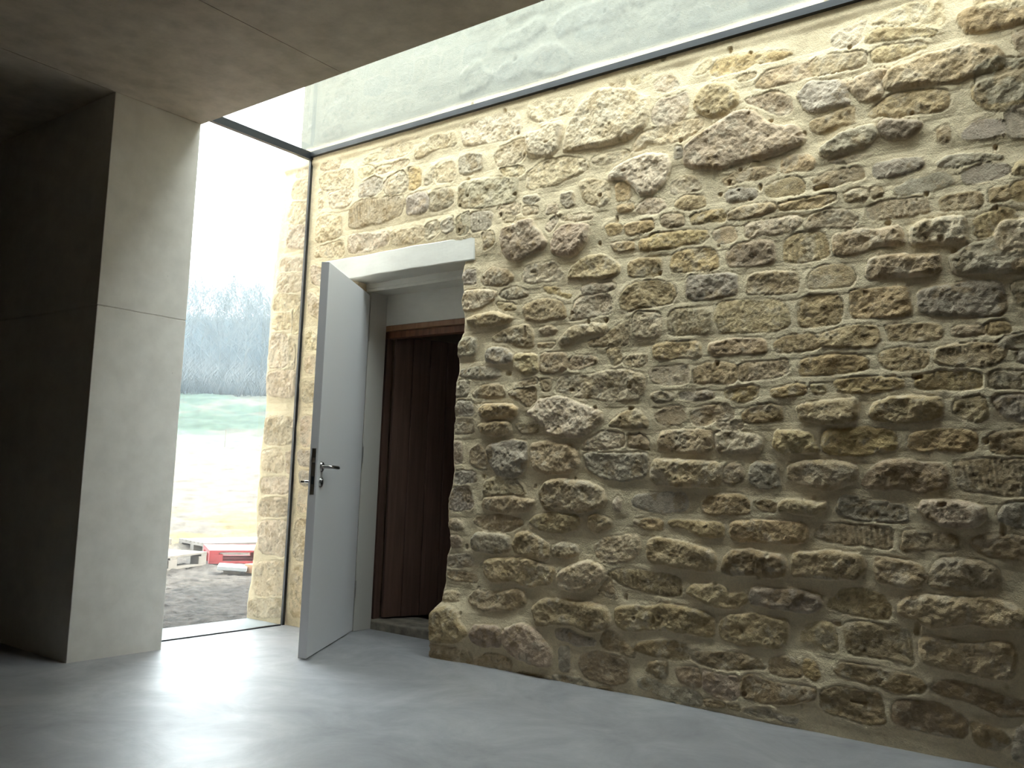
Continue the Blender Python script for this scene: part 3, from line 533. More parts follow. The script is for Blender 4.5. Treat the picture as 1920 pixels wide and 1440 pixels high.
p -4386,1803 -4313,1812 -4163,1753 -4158,1691 -4387,1697
p -4382,1641 -4288,1650 -4151,1615 -4155,1540 -4362,1549 -4392,1585
p -4400,1502 -4284,1490 -4138,1465 -4140,1370 -4387,1362
p -4735,2086 -4474,2053 -4460,2023 -4564,1960 -4747,1983
p -4738,1953 -4552,1945 -4542,1843 -4733,1850
p -4754,1822 -4572,1816 -4550,1593 -4754,1602
p -4547,1786 -4502,1776 -4472,1575 -4538,1585
p -4756,1573 -4461,1574 -4455,1398 -4745,1413
p -4702,2216 -4455,2195 -4455,2080 -4713,2098
p -4690,2326 -4443,2302 -4446,2216 -4693,2237
p -4531,1965 -4469,2002 -4461,1801 -4527,1806
p -4757,1283 -4458,1279 -4449,1104 -4737,1096
p -4751,1063 -4545,1071 -4515,932 -4657,918 -4738,943
p -4519,1055 -4445,1066 -4439,919 -4498,928
p -4749,883 -4470,902 -4460,792 -4721,781
p -4744,748 -4458,771 -4454,656 -4736,640
p -4750,607 -4452,635 -4438,407 -4726,416
p -4753,349 -4444,386 -4431,172 -4748,137
p -4797,111 -4429,151 -4426,40 -4803,4
p -4400,1279 -4185,1276 -4169,1100 -4382,1088
g -4404,1067 -4260,1063 -4157,967 -4379,972
g -4376,941 -4155,936 -4148,865 -4351,848
p -4373,826 -4145,824 -4148,693 -4377,691
p -4397,648 -4131,663 -4124,413 -4380,392
p -4397,349 -4105,375 -4094,80 -4386,44
p -4596,2977 -4460,2951 -4467,2833 -4602,2858
p -4618,2831 -4456,2814 -4462,2685 -4633,2713
p -4639,2684 -4451,2665 -4464,2527 -4654,2555
p -4643,2535 -4463,2515 -4449,2361 -4646,2387"""
JE = [(2.12, -3.113), (2.097, -3.113), (2.031, -3.129), (1.943, -3.116), (1.882, -3.12), (1.821, -3.102), (1.722, -3.104), (1.651, -3.138), (1.584, -3.134), (1.494, -3.125), (1.445, -3.141), (1.372, -3.133), (1.301, -3.145), (1.249, -3.134), (1.217, -3.144), (1.04, -3.137), (0.981, -3.126), (0.901, -3.129), (0.824, -3.155), (0.695, -3.151), (0.648, -3.137), (0.568, -3.128), (0.522, -3.148), (0.388, -3.155), (0.334, -3.167), (0.283, -3.157), (0.23, -3.21), (0.087, -3.205), (0.053, -3.226), (-0.05, -3.22)][::-1]
EL = [(-.2, -4.83), (.15, -4.82), (.25, -4.80), (.42, -4.795), (.5, -4.765), (.55, -4.785), (.8, -4.80), (.9, -4.775), (.95, -4.79), (1.1, -4.79), (1.18, -4.765), (1.3, -4.765), (1.5, -4.775), (2.07, -4.79), (2.3, -4.775), (2.32, -4.75), (2.6, -4.745), (2.98, -4.72), (3.03, -4.52), (4.2, -4.50), (5.6, -4.50)]
TONE = {'p': (.72, .585, .40), 't': (.60, .445, .24), 'n': (.58, .45, .275), 'g': (.54, .455, .335), 'd': (.42, .315, .19), 'r': (.54, .415, .29), 'm': (.62, .475, .275)}
MORTAR = np.array((.80, .665, .45))

def build_wall():
    FX = .0046
    xa = np.arange(-4.83, -.28, FX); xb = np.arange(xa[-1]+.02, 3.3, .02)
    X1 = np.concatenate([xa, xb]); z1 = np.arange(-.03, 3.02, .0046); Z1 = np.concatenate([z1, np.arange(z1[-1]+.012, 4.6, .012)])
    xl0 = X1[0]; ix0 = int(np.argmin(abs(X1+3.13))); x0 = X1[ix0]; ixl = int(np.argmin(abs(X1+4.03))); iz = int(np.argmin(abs(Z1-2.16)))
    X, Z = np.meshgrid(X1, Z1)
    el = np.interp(Z1, *zip(*EL)); je = np.interp(Z1, *zip(*JE)); je = np.where(Z1 > 2.12, x0, je)
    el = el+.008*fbm(Z1*0+3, Z1, 9, 3, 91); je = je+.003*fbm(Z1*0+1, Z1, 30, 2, 92)
    w = (el-xl0)[:, None]*np.exp(-(X-xl0)/.12)
    w = w+np.where((X >= x0-1e-6), (je-x0)[:, None]*np.exp(-np.clip(X-x0, 0, 9)/.2), 0)
    X = X+w
    # outlines get a little wobble from a warp of the sample point
    wx = X+.007*fbm(X, Z, 14, 3, 5)+.0025*fbm(X, Z, 60, 2, 8); wz = Z+.007*fbm(X, Z, 14, 3, 6)+.0025*fbm(X, Z, 60, 2, 9)
    H = .006*fbm(X, Z, 5, 4, 1)+.0016*fbm(X, Z, 40, 3, 2); mask = np.zeros_like(X)
    C = np.empty(X.shape+(3,)); C[:] = MORTAR
    C *= (1+.07*fbm(X, Z, 7, 4, 3))[..., None]
    big = .014*fbm(X, Z, 2.2, 3, 4); H += big
    rough_n = fbm(X, Z, 26, 5, 11, .6); ridge = 1-abs(fbm(X, Z, 34, 4, 12, .55))*2; fine = fbm(X, Z, 80, 3, 13, .65)
    lump = fbm(X, Z, 9, 2, 14); stri = np.sin((X+.016*fbm(X, Z*.35, 14, 3, 15)+.15*Z)*2*np.pi/.021)*(.55+.9*fbm(X, Z, 12, 2, 16))
    cn = fbm(X, Z, 26, 5, 21, .7); cn2 = fbm(X, Z, 14, 5, 22, .68); cn3 = fbm(X, Z, 48, 4, 23, .7)
    rnd = random.Random(4)
    S = []
    for ln in STONES.strip().splitlines():
        a = ln.split(); S.append((a[0], [tuple(float(v)/1000 for v in q.split(',')) for q in a[1:]]))
    extra = []
    for k, P in S:
        cx = sum(p[0] for p in P)/len(P); cz = sum(p[1] for p in P)/len(P)
        if -3.0 < cx < -.52:
            extra.append((k, [(p[0]+2.58, p[1]) for p in P]))
            if cx < -1.8: extra.append((k, [(p[0]+5.16, p[1]) for p in P]))
        if cz > .12 and cz < 1.75: extra.append((k, [(p[0]-(.0 if cx > -4.1 else .0), p[1]+2.98) for p in P]))
    for n_, (k, P) in enumerate(S+extra):
        q = P
        for _ in range(2):
            q = [pt for i in range(len(q)) for pt in (((.85*q[i][0]+.15*q[(i+1) % len(q)][0]), (.85*q[i][1]+.15*q[(i+1) % len(q)][1])), ((.15*q[i][0]+.85*q[(i+1) % len(q)][0]), (.15*q[i][1]+.85*q[(i+1) % len(q)][1])))]
        q = np.array(q); lo = q.min(0)-.03; hi = q.max(0)+.03
        c0, c1 = np.searchsorted(X1, [lo[0]-.03, hi[0]+.03]); r0, r1 = np.searchsorted(Z1, [lo[1], hi[1]])
        if c1-c0 < 2 or r1-r0 < 2: continue
        sl = (slice(r0, r1), slice(c0, c1)); px = wx[sl]; pz = wz[sl]
        dist = np.full(px.shape, 9.); ins = np.zeros(px.shape, bool)
        for i in range(len(q)):
            ax, az = q[i]; bx, bz = q[(i+1) % len(q)]; ex, ez = bx-ax, bz-az; L2 = ex*ex+ez*ez+1e-12
            t = np.clip(((px-ax)*ex+(pz-az)*ez)/L2, 0, 1); dist = np.minimum(dist, np.hypot(px-ax-t*ex, pz-az-t*ez))
            cond = ((az > pz) != (bz > pz)) & (px < ex*(pz-az)/(ez if abs(ez) > 1e-9 else 1e-9)+ax); ins ^= cond
        sd_ = np.where(ins, dist, -dist)+.0070
        B = 'B' in k; sm = 'm' in k; st = 's' in k
        hgt = rnd.uniform(.018, .032) if B else (rnd.uniform(.004, .008) if (sm or st) else rnd.uniform(.006, .013))
        if k[0] == 'p' and not B: hgt *= .75
        wdt = .024 if B else .013
        prof = np.sqrt(np.clip(1-(1-np.clip(sd_/wdt, 0, 1))**2, 0, 1))
        cx, cz = q.mean(0); hx = (q[:, 0].max()-q[:, 0].min())/2+.01; hz = (q[:, 1].max()-q[:, 1].min())/2+.01
        u_ = (px-cx)/hx; v_ = (pz-cz)/hz
        tilt = u_*rnd.uniform(-.2, .2)+v_*rnd.uniform(-.3, .3)
        amp = .35 if sm else (.45 if st else (1.25 if B else 1.))
        h = hgt*prof*(1+.45*tilt)+smooth(sd_/.02)*amp*(.0075*rough_n[sl]+.0012*(ridge[sl]-.5)+.009*lump[sl])+smooth(sd_/.008)*(.0036 if not sm else .0012)*fine[sl]
        if st: h = h+smooth(sd_/.015)*.0016*stri[sl]
        # mortar laps up to the stone and dips a touch at its edge
        lip = -.0028*np.exp(-(sd_/.004)**2)+.008*np.exp(-np.clip(-sd_, 0, 1)/.018)*(sd_ < 0)
        cur = H[sl]; new = np.where(sd_ > 0, big[sl]+h+.002, cur+lip*(mask[sl] < .5))
        H[sl] = np.where((sd_ > 0) | (mask[sl] < .5), np.where(sd_ > 0, np.maximum(new, cur*mask[sl]), new), cur)
        tn = 'p'
        for ch in k:
            if ch in TONE and not (tn != 'p' and ch == 'm'): tn = ch if ch != 'm' or k[0] == 'm' else tn
        base = np.array(TONE[tn])
        if k[0] != tn: base = (base+np.array(TONE.get(k[0], TONE['n'])))/2
        base = base*rnd.uniform(.9, 1.1)*np.array((1, rnd.uniform(.97, 1.01), rnd.uniform(.92, 1.06)))
        cc = base*(1+.28*cn[sl][..., None])
        w1 = smooth((cn2[sl]-.12)/.3)[..., None]; cc = cc*(1-.5*w1)+np.array((.67, .58, .44))*.5*w1
        w2 = smooth((-cn2[sl]-.12)/.25)[..., None]; cc = cc*(1-.5*w2)+np.array((.38, .26, .125))*.5*w2
        w3 = smooth((cn3[sl]-.24)/.15)[..., None]*.45; cc = cc*(1-w3)+np.array((.22, .175, .125))*w3
        if st:
            cc = cc*(1+.10*stri[sl][..., None])
        mk = smooth((sd_+.001)/.006)[..., None]
        C[sl] = C[sl]*(1-mk)+cc*mk; mask[sl] = np.maximum(mask[sl], smooth(sd_/.003))
    # smooth lime band under the glass, fuller footing beside the door
    band = smooth((Z-2.885)/.03)*(1-smooth((Z-2.99)/.01)); H = H*(1-band)+band*(.012+.002*fbm(X, Z, 8, 2, 31))
    C = C*(1-band[..., None])+MORTAR*1.02*band[..., None]
    foot = smooth((.33-Z)/.1)*np.exp(-np.clip(X-x0, 0, 9)/.5)*(X > x0-.05); H += .045*foot
    top = smooth((Z-3.01)/.03); g_ = np.array((.125, .13, .108))*(1+.12*fbm(X, Z, 5, 4, 33))[..., None]; C = C*(1-.93*top[..., None])+g_*.93*top[..., None]; H = H*(1-.5*top)  # wall above the roof darkened in colour to dim it behind the glass
    # dark pits
    pits = smooth((vnoise(X*21, Z*21, 77)-.955)/.03)*(X > -3.2); H -= .014*pits
    Y = YS-H
    rr_ = .03
    for e, on in ((el[:, None], np.ones_like(X, bool)), (je[:, None], (X >= je[:, None]-1e-4) & (Z < Z1[iz]+.001))):
        t = np.clip((X-e)/rr_, 0, 1); add = rr_*(1-np.sqrt(np.clip(1-(1-t)**2, 0, 1))); Y = np.where(on, Y+add, Y)
    nr, nc = X.shape
    V = [np.stack([X, Y, Z], -1).reshape(-1, 3)]; K = [C.reshape(-1, 3)]; F = []
    idx = np.arange(nr*nc).reshape(nr, nc)
    q = np.stack([idx[:-1, :-1], idx[:-1, 1:], idx[1:, 1:], idx[1:, :-1]], -1)
    keep = np.ones(q.shape[:2], bool); keep[:iz, ixl:ix0] = False; F.append(q[keep])
    base = nr*nc
    def strip(col, rows, depth, sgn, seed):
        nonlocal base
        D = np.linspace(0, depth, 40)[1:]; zz = Z1[rows]
        xe = X[rows, col]; ye = Y[rows, col]; ce = C[rows, col]
        DD, ZZ = np.meshgrid(D, zz); disp = (.012*fbm(DD, ZZ, 9, 4, seed)+.004*fbm(DD, ZZ, 40, 2, seed+3))*smooth(DD/.03)
        xx = xe[:, None]+sgn*disp; yy = ye[:, None]+DD
        V.append(np.stack([xx, yy, ZZ], -1).reshape(-1, 3)); K.append((ce[:, None, :]*np.ones((1, len(D), 1))).reshape(-1, 3))
        n, m_ = DD.shape; id2 = base+np.arange(n*m_).reshape(n, m_); full = np.concatenate([idx[rows, col][:, None], id2], 1)
        q2 = np.stack([full[:-1, :-1], full[1:, :-1], full[1:, 1:], full[:-1, 1:]], -1)
        F.append(q2.reshape(-1, 4)); base += n*m_
    strip(ix0, np.arange(0, iz+1), .26, -1, 51); strip(ixl, np.arange(0, iz+1), .16, 1, 61); strip(0, np.arange(nr), .55, -1, 71)
    V = np.concatenate(V).astype(np.float32); K = np.concatenate(K); F = np.concatenate(F).astype(np.int32)
    me = bpy.data.meshes.new('wall_right'); me.vertices.add(len(V)); me.vertices.foreach_set('co', V.ravel())
    me.loops.add(F.size); me.loops.foreach_set('vertex_index', F.ravel())
    me.polygons.add(len(F)); me.polygons.foreach_set('loop_start', np.arange(0, F.size, 4, dtype=np.int32))
    me.update(calc_edges=True)
    ca = me.color_attributes.new('tone', 'FLOAT_COLOR', 'POINT')
    ca.data.foreach_set('color', np.concatenate([np.clip(K, .02, 1), np.ones((len(K), 1))], 1).astype(np.float32).ravel())
    o = link('wall_right', me, M_stone, smooth=True)
    # solid core behind the rubble face so that no light comes through
    bm_ = bmesh.new()
    def bx(x0_, y0_, z0_, x1_, y1_, z1_):
        g = bmesh.ops.create_cube(bm_, size=1)['verts']
        for v in g: v.co = Vector(((x0_+x1_)/2+v.co.x*(x1_-x0_), (y0_+y1_)/2+v.co.y*(y1_-y0_), (z0_+z1_)/2+v.co.z*(z1_-z0_)))
    bx(-3.06, YS+.08, -.1, 3.3, YS+.6, 2.3); bx(-4.66, YS+.08, -.1, -4.06, YS+.6, 2.3); bx(-4.66, YS+.08, 2.28, 3.3, YS+.6, 2.97); bx(-4.42, YS+.08, 2.9, 3.3, YS+.6, 4.6); bx(-4.66, YS+.55, -.1, -4.3, 10.8, 4.6); bx(-4.66, 10.4, -.1, 3.3, 10.8, 4.6); bx(-4.66, YS+.55, 4.4, 3.3, 10.8, 4.6)
    cme = bpy.data.meshes.new('wall_core'); bm_.to_mesh(cme); bm_.free()
    c_ = link('wall_core', cme, M_core, o)
    return o
M_core = plain('lime_core', (.5, .43, .31), .9)
wall = tag(build_wall(), 'cream rubble stone wall with lime mortar joints around the doorway', None, None, 'structure')

# ---------------------------------------------------------------- floor, ceiling, concrete walls
b = MB(); b.box(XG, -3.2, -.12, 3.3, YS+.02, 0); b.box(-4.03, YS+.02, -.12, -3.1, 3.93, 0); b.box(-9.2, .3, -.12, XG, YPL+.05, 0)
floor = tag(b.done('floor', M_floor), None, None, None, 'structure')
# ceiling slab, with thin shadow joints between the cast panels
b = MB(); J = .004
xs_ = [-9.2, XP, -3.093, -1.95, -.8, .35, 1.5, 3.3]
for i in range(len(xs_)-1):
    for y0, y1 in ((-3.2, YSL),):
        b.box(xs_[i]+J/2, y0, HC, xs_[i+1]-J/2, y1, HC+.3)
b.box(-9.2, -3.2, HC+.01, 3.3, YSL-.005, HC+.3)
b.box(-.38, -3.2, HC+.02, 3.3, YS+.1, HC+.3); b.box(-9.2, 2.3, HC+.29, 3.3, YSL-.01, HC+.80)  # slab ends the strip to darken the right; unseen upstand added against sky light
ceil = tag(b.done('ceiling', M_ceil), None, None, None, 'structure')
# pier: end of the long concrete wall between passage and glass
b = MB(); zj = 1.716
b.box(-9.2, YPL, -.02, XP, YSL, zj-.0025, .003); b.box(-9.2, YPL, zj+.0025, XP, YSL, HC+.001, .003); b.box(-9.19, YPL+.004, 0, XP-.004, YSL-.004, HC)
pier = tag(b.done('wall_end', M_conc), None, None, None, 'structure')
b = MB(); b.box(-9.3, -.2, -.1, -9.1, YPL+.02, HC+.05); b.box(-9.2, -.35, -.1, XP, .3, HC+.02); b.box(XP-.3, -3.2, -.1, XP, .1, HC+.02)
tag(b.done('wall_left', M_dark), None, None, None, 'structure')
b = MB(); b.box(XP-.3, -3.4, -.1, 3.5, -3.2, HC+.3); tag(b.done('wall_back', M_conc), None, None, None, 'structure')
b = MB(); b.box(3.3, -3.4, -.1, 3.5, YS+.6, 4.6); tag(b.done('wall_far', M_conc), None, None, None, 'structure')
b = MB(); b.box(-4.797, YSL-.3, -.15, XG+.0, YS+.02, -.004, .004); tag(b.done('trim_1', M_slab), None, None, None, 'structure')

# ---------------------------------------------------------------- glazing
w1 = empty('window_1', (XG, 3.13, 0)); tag(w1, 'full height glass end screen beside the concrete pier', 'window', None, 'structure')
MB().box(-.008, -.60, .004, .0, .455, HG-.02).done('pane', M_glass, w1)
MB().box(-.016, -.62, HG-.032, .014, .47, HG+.016).done('top_bar', M_black, w1)
MB().box(-.012, .452, 0, .006, .47, HG-.03).done('side_seal', M_black, w1)
MB().box(-.012, -.62, -.002, .008, .44, .007).done('bottom_seal', M_black, w1)
w2 = empty('window_2', (0, 3.13, HG)); tag(w2, 'long dusty glass roof strip above the stone wall', 'window', None, 'structure')
MB().box(XG-.05, -.48, .014, -.38, .462, .024).done('pane', M_roofglass, w2)
MB().box(XG, .437, -.016, -.38, .464, .016).done('wall_bar', M_black, w2)

# ---------------------------------------------------------------- doorway
b = MB(); b.box(-4.235, YS-.012, 2.112, -3.025, YS+.16, 2.246, .006, seg=2)
bmesh.ops.subdivide_edges(b.bm, edges=[e for e in b.bm.edges if e.calc_length() > .5], cuts=40)
for v in b.bm.verts:
    v.co.z += .002*math.sin(v.co.x*7+1)+.0012*math.sin(v.co.x*23); v.co.y += .002*math.sin(v.co.x*9+v.co.z*30)
tag(b.done('trim_2', M_cream), None, None, None, 'structure')
b = MB()
b.box(-4.06, 3.756, 0, -3.985, 3.900, 2.06, .003); b.box(-3.15, 3.756, 0, -3.06, 3.900, 2.06, .003)
tag(b.done('trim_3', M_cream_shade), None, None, None, 'structure'); b = MB()
b.box(-4.06, 3.756, 2.060, -3.06, 3.900, 2.12, .003)
b.box(-4.06, 3.750, 2.078, -3.06, 3.758, 2.12, .002)
tag(b.done('trim_4', M_cream), None, None, None, 'structure')
MB().box(-4.06, 3.9, 1.868, -3.06, 3.96, 2.10, .002).done('trim_5', M_cream)['kind'] = 'structure'
b = MB(); b.box(-4.10, 3.905, .03, -4.045, 3.975, 1.83, .003); b.box(-4.07, 3.935, .03, -4.005, 3.99, 1.80, .003)
tag(b.done('trim_6', M_plank), None, None, None, 'structure'); b = MB()  # stile takes the darker plank wood to stand in for shade
b.box(-4.10, 3.902, 1.834, -3.06, 3.98, 1.868, .004)
tag(b.done('trim_7', M_header), None, None, None, 'structure'); b = MB()
b.box(-4.07, 3.93, 1.792, -3.06, 3.985, 1.834, .003); b.box(-3.13, 3.905, .03, -3.06, 3.985, 1.83, .003)
tag(b.done('trim_8', M_wood), None, None, None, 'structure')
m = Mat('worn_threshold'); n = m.noise(12, 5, .6); m.set(m.ramp(n, [(.35, (.12, .10, .08)), (.65, (.26, .23, .18))]), .85); m.bump(n, .6, .01); M_thr = m.m
MB().box(-4.08, 3.895, -.02, -3.06, 4.2, .052, .008).done('trim_9', M_thr)['kind'] = 'structure'
# room behind the doorway
b = MB(); b.box(-4.9, 3.99, -.1, -4.1, 4.25, 2.3); b.box(-3.06, 3.9, -.1, -2.3, 4.25, 2.3); b.box(-4.9, 4.2, 2.15, -2.3, 6.4, 2.3)
b.box(-4.9, 6.3, -.1, -2.3, 6.4, 2.3); b.box(-5.0, 4.0, -.1, -4.9, 6.4, 2.3); b.box(-2.4, 4.2, -.1, -2.3, 6.4, 2.3); b.box(-4.1, 3.95, 2.05, -3.06, 4.25, 2.3)
m = Mat('dim_plaster'); m.set((.70, .66, .74), .9)
tag(b.done('wall_inner', m.m), None, None, None, 'structure')
MB().box(-4.9, 4.19, -.1, -2.3, 6.4, .035).done('floor_inner', M_thr)['kind'] = 'structure'

# white door leaf, hinged on the left jamb and standing open into the room
lx, ly = -3.545, 3.033
ux, uy = -.52430, .85154
leaf = empty('door_1', (lx, ly, 0)); leaf.matrix_world = Matrix(((ux, -uy, 0, lx), (uy, ux, 0, ly), (0, 0, 1, 0), (0, 0, 0, 1)))
# local x runs from free edge to hinge, local y points to the hidden face (visible face at y=0)
tag(leaf, 'white flush door standing open in front of the stone wall', 'door', None, 'structure')
LW, LT = .842, .044
MB().box(0, 0, .006, LW, LT, 2.036, .0025).done('door_leaf', M_white, leaf)
MB().box(-.0015, .001, .006, .001, LT-.001, 2.036).done('door_edge', M_grey, leaf)
lp = MB().box(-.003, .011, .822, -.0012, .033, 1.058, .0008).done('latch_plate', M_metal, leaf)
MB().box(-.012, .015, .985, -.002, .028, 1.012, .002).done('latch', M_chrome, lp)
MB().box(-.0036, .016, .875, -.0028, .028, .915).done('keeper_slot', M_black, lp)
def disc(y0, y1, x, z, r0, r1=None, n=24):
    b_ = MB(); b_.tube([(x, y0, z), (x, y1, z)], [r0, r1 or r0], n); return b_
def handle(side, name):
    s_ = -1 if side == 0 else 1; y = 0 if side == 0 else LT
    b_ = disc(y, y+s_*.009, .062, .966, .026, .024)
    h = b_.done(name, M_metal, leaf, True)
    MB().tube([(.062, y+s_*.006, .966), (.062, y+s_*.040, .966), (.064, y+s_*.050, .966), (.072, y+s_*.056, .966), (.10, y+s_*.057, .966), (.175, y+s_*.056, .964), (.19, y+s_*.054, .963)],
              [.0095, .0095, .0095, .0095, .0095, .0092, .008], 14).done('lever', M_metal, h, True)
handle(0, 'handle')
e_ = disc(0, -.008, .062, .886, .026, .024).done('keyhole_cover', M_metal, leaf, True)
disc(-.0075, -.0105, .062, .893, .0085).done('key_cylinder', M_chrome, e_, True)
MB().box(.0585, -.0112, .875, .0655, -.0078, .892).done('key_slot', M_black, e_)
e2 = disc(LT, LT+.008, .062, .886, .026, .024).done('thumb_turn', M_metal, leaf, True)
b = disc(LT+.008, LT+.05, .062, .886, .007); b.box(.044, LT+.035, .880, .080, LT+.055, .892, .003); b.done('turn_knob', M_chrome, e2, True)
b = MB()
for z in (.25, 1.05, 1.8): b.tube([(LW+.004, -.002, z-.05), (LW+.004, -.002, z+.05)], [.007, .007], 12)
b.done('hinge', M_metal, leaf, True)

# dark plank door, opened away into the room behind
a = math.radians(70); pd = empty('door_2', (-3.995, 3.985, .0), a)
tag(pd, 'dark brown plank door half open inside the stone doorway', 'door', None, 'structure')
for k in range(6):
    MB().box(k*.125+.0015, -.032, .062, k*.125+.1235, 0, 1.815, .004).done('plank', M_plank, pd)
b = MB()
for z in (.3, 1.0, 1.55): b.box(.02, 0, z, .73, .025, z+.11, .004)
b.done('ledge', M_plank, pd)

# ---------------------------------------------------------------- outside ground
PROF = [(5, -0.07), (9, -0.10), (11.2, -0.115), (12.4, 0.03), (15, 0.231), (20, 0.668), (23, 1.015), (30, 1.717), (38, 2.787), (48, 4.093), (60, 5.739), (80, 8.944), (105, 13.864), (130, 19.572), (150, 24.613), (260, 25.613)]
def gz(x, y):
    rr = np.hypot(x, y); z = np.interp(rr, [p[0] for p in PROF], [p[1] for p in PROF])
    side = (np.arctan2(y, -x)-.62)                     # 0 in the middle of the view
    z = z-np.clip(rr-55, 0, 200)*.10*smooth((side-.02)/.25)*0
    z = z+smooth((rr-11)/5)*(.05*fbm(x, y, .9, 3, 201)+.16*fbm(x, y, .22, 2, 202)*smooth((rr-14)/10))
    z = z+smooth((rr-30)/10)*(.45*fbm(x, y, .12, 3, 203)+.35*fbm(x, y, .5, 3, 209))*(1-smooth((rr-52)/8))
    z = z+(.022*fbm(x, y, 4, 5, 204, .6)+.022*fbm(x, y, 15, 4, 205, .7))*(1-smooth((rr-20)/20))
    return z
def build_ground():
    th = np.linspace(.15, 1.35, 420); rad = np.concatenate([np.arange(5.6, 9, .022), np.geomspace(9, 260, 420)])
    T, Rr = np.meshgrid(th, rad); X = -np.cos(T)*Rr; Y = np.sin(T)*Rr
    Z = gz(X, Y)
    C = np.empty(X.shape+(3,))
    dirt = np.array((.070, .061, .053)); straw = np.array((.115, .100, .082)); gold = np.array((.15, .118, .06)); grass = np.array((.042, .060, .044)); wood_ = np.array((.03, .034, .03))
    n1 = fbm(X, Y, 1.1, 5, 301); n2 = fbm(X, Y, 9, 4, 302); n3 = fbm(X, Y, .25, 4, 303); n4 = fbm(X, Y, 3.2, 5, 307, .7)
    C[:] = dirt*(1+.5*n2[..., None]+.7*fbm(X, Y, 26, 3, 306, .7)[..., None])
    def lay(c, w):
        C[:] = C*(1-w[..., None])+c*(1+.35*n2[..., None]+.5*n4[..., None])*w[..., None]
    lay(straw, smooth((Rr+n1*.7-10.5)/1.2)); lay(gold, smooth((Rr+n1-11.6)/.6)*(1-smooth((Rr+n1*1.2-14.6)/1.2))*smooth((n1+.25)/.3))
    lay(grass*1.5+straw*.25, smooth((Rr+n1*2-25)/5)); lay(grass, smooth((Rr+n3*4-30)/5))
    dry = smooth((fbm(X, Y, .5, 4, 305)-.05)/.2)*smooth((Rr-26)/4); lay(straw*.8, dry*.6)
    lay(wood_, smooth((Rr+n3*5-58)/6))
    nr, nc = X.shape; idx = np.arange(nr*nc).reshape(nr, nc)
    F = np.stack([idx[:-1, :-1], idx[:-1, 1:], idx[1:, 1:], idx[1:, :-1]], -1).reshape(-1, 4)
    mx, my = X.ravel()[F].mean(1), Y.ravel()[F].mean(1)
    inside = ((mx > -4.76) & (my < 8)) | ((my < YSL-.05) & (mx > -9.1))
    F = F[~inside].astype(np.int32)
    V = np.stack([X, Y, Z], -1).reshape(-1, 3).astype(np.float32)
    me = bpy.data.meshes.new('ground'); me.vertices.add(len(V)); me.vertices.foreach_set('co', V.ravel())
    me.loops.add(F.size); me.loops.foreach_set('vertex_index', F.ravel()); me.polygons.add(len(F)); me.polygons.foreach_set('loop_start', np.arange(0, F.size, 4, dtype=np.int32))
    me.update(calc_edges=True)
    ca = me.color_attributes.new('tone', 'FLOAT_COLOR', 'POINT')
    ca.data.foreach_set('color', np.concatenate([np.clip(C.reshape(-1, 3), .01, 1), np.ones((nr*nc, 1))], 1).astype(np.float32).ravel())
    m = Mat('ground'); at = m.add('ShaderNodeAttribute', attribute_name='tone'); f = m.noise(28, 6, .7)
    m.set(m.mix(.6, at.outputs['Color'], m.ramp(f, [(.35, (.45, .42, .4)), (.6, (1, 1, 1))]), 'MULTIPLY'), .95, 0, .1); m.bump(f, .8, .03)
    return link('ground', me, m.m, smooth=True)
tag(build_ground(), 'churned earth, straw and grass rising to the wood', None, None, 'structure')

def pallet(name, x, y, rz, m, label, z=None, w=1.2, dpt=.8):
    z0 = float(gz(np.array([x]), np.array([y]))[0])*0-.105 if z is None else z
    t = empty(name, (x, y, z0), rz); tag(t, label, 'pallet', 'pallets lying on the ground outside')
    for k in range(7):
        yy = k*(dpt-.1)/6
        MB().box(0, yy, .122, w, yy+.1, .144, .002).done('deck_board', m, t)
    for k in range(3):
        xx = k*(w-.1)/2
        MB().box(xx, 0, .1, xx+.1, dpt, .122, .002).done('stringer_board', m, t)
    for k in range(3):
        yy = k*(dpt-.1)/2
        MB().box(0, yy, 0, w, yy+.1, .022, .002).done('bottom_board', m, t)
        for i in range(3):
            xx = i*(w-.145)/2
            MB().box(xx, yy, .022, xx+.145, yy+.1, .1, .003).done('block', m, t)
    return t
pallet('pallet', -7.93, 4.64, math.radians(113.7), M_pal, 'weathered plain wood pallet nearest the concrete pier')
pallet('pallet', -8.50, 5.83, math.radians(60.6), M_red, 'red painted pallet lying beside the stone wall corner')
pallet('pallet', -9.29, 6.32, math.radians(80), M_pal, 'pale wood pallet lying behind the red pallet')
pallet('pallet', -9.72, 5.22, math.radians(107.5), M_pal, 'pale wood pallet behind the plain one nearest the pier')
t = empty('paving_slab', (-7.62, 5.50, -.125), .9); tag(t, 'pale square paving slab propped on the earth before the red pallet', 'slab')
MB().box(-.14, -.16, .06, .14, .16, .10, .006).done('slab', M_slab, t).rotation_euler = (.0, .06, 0)
MB().box(-.08, -.09, -.03, .08, .08, .065, .012).done('support_stone', M_thr, t)
tag(MB().box(-7.56, 5.60, -.10, -7.38, 5.82, -.01, .006).done('timber_offcut', M_offcut), 'short orange timber offcut beside the pale paving slab', 'timber')
sx_, sy_ = (-23.0, 16.04)
b = MB(); b.tube([(0, 0, -.2), (.01, 0, .52)], [.013, .010], 8)
o = b.done('fence_stake', M_bark0); o.location = (sx_, sy_, float(gz(np.array([sx_]), np.array([sy_]))[0])); tag(o, 'thin wooden stake standing at the edge of the grass', 'stake')

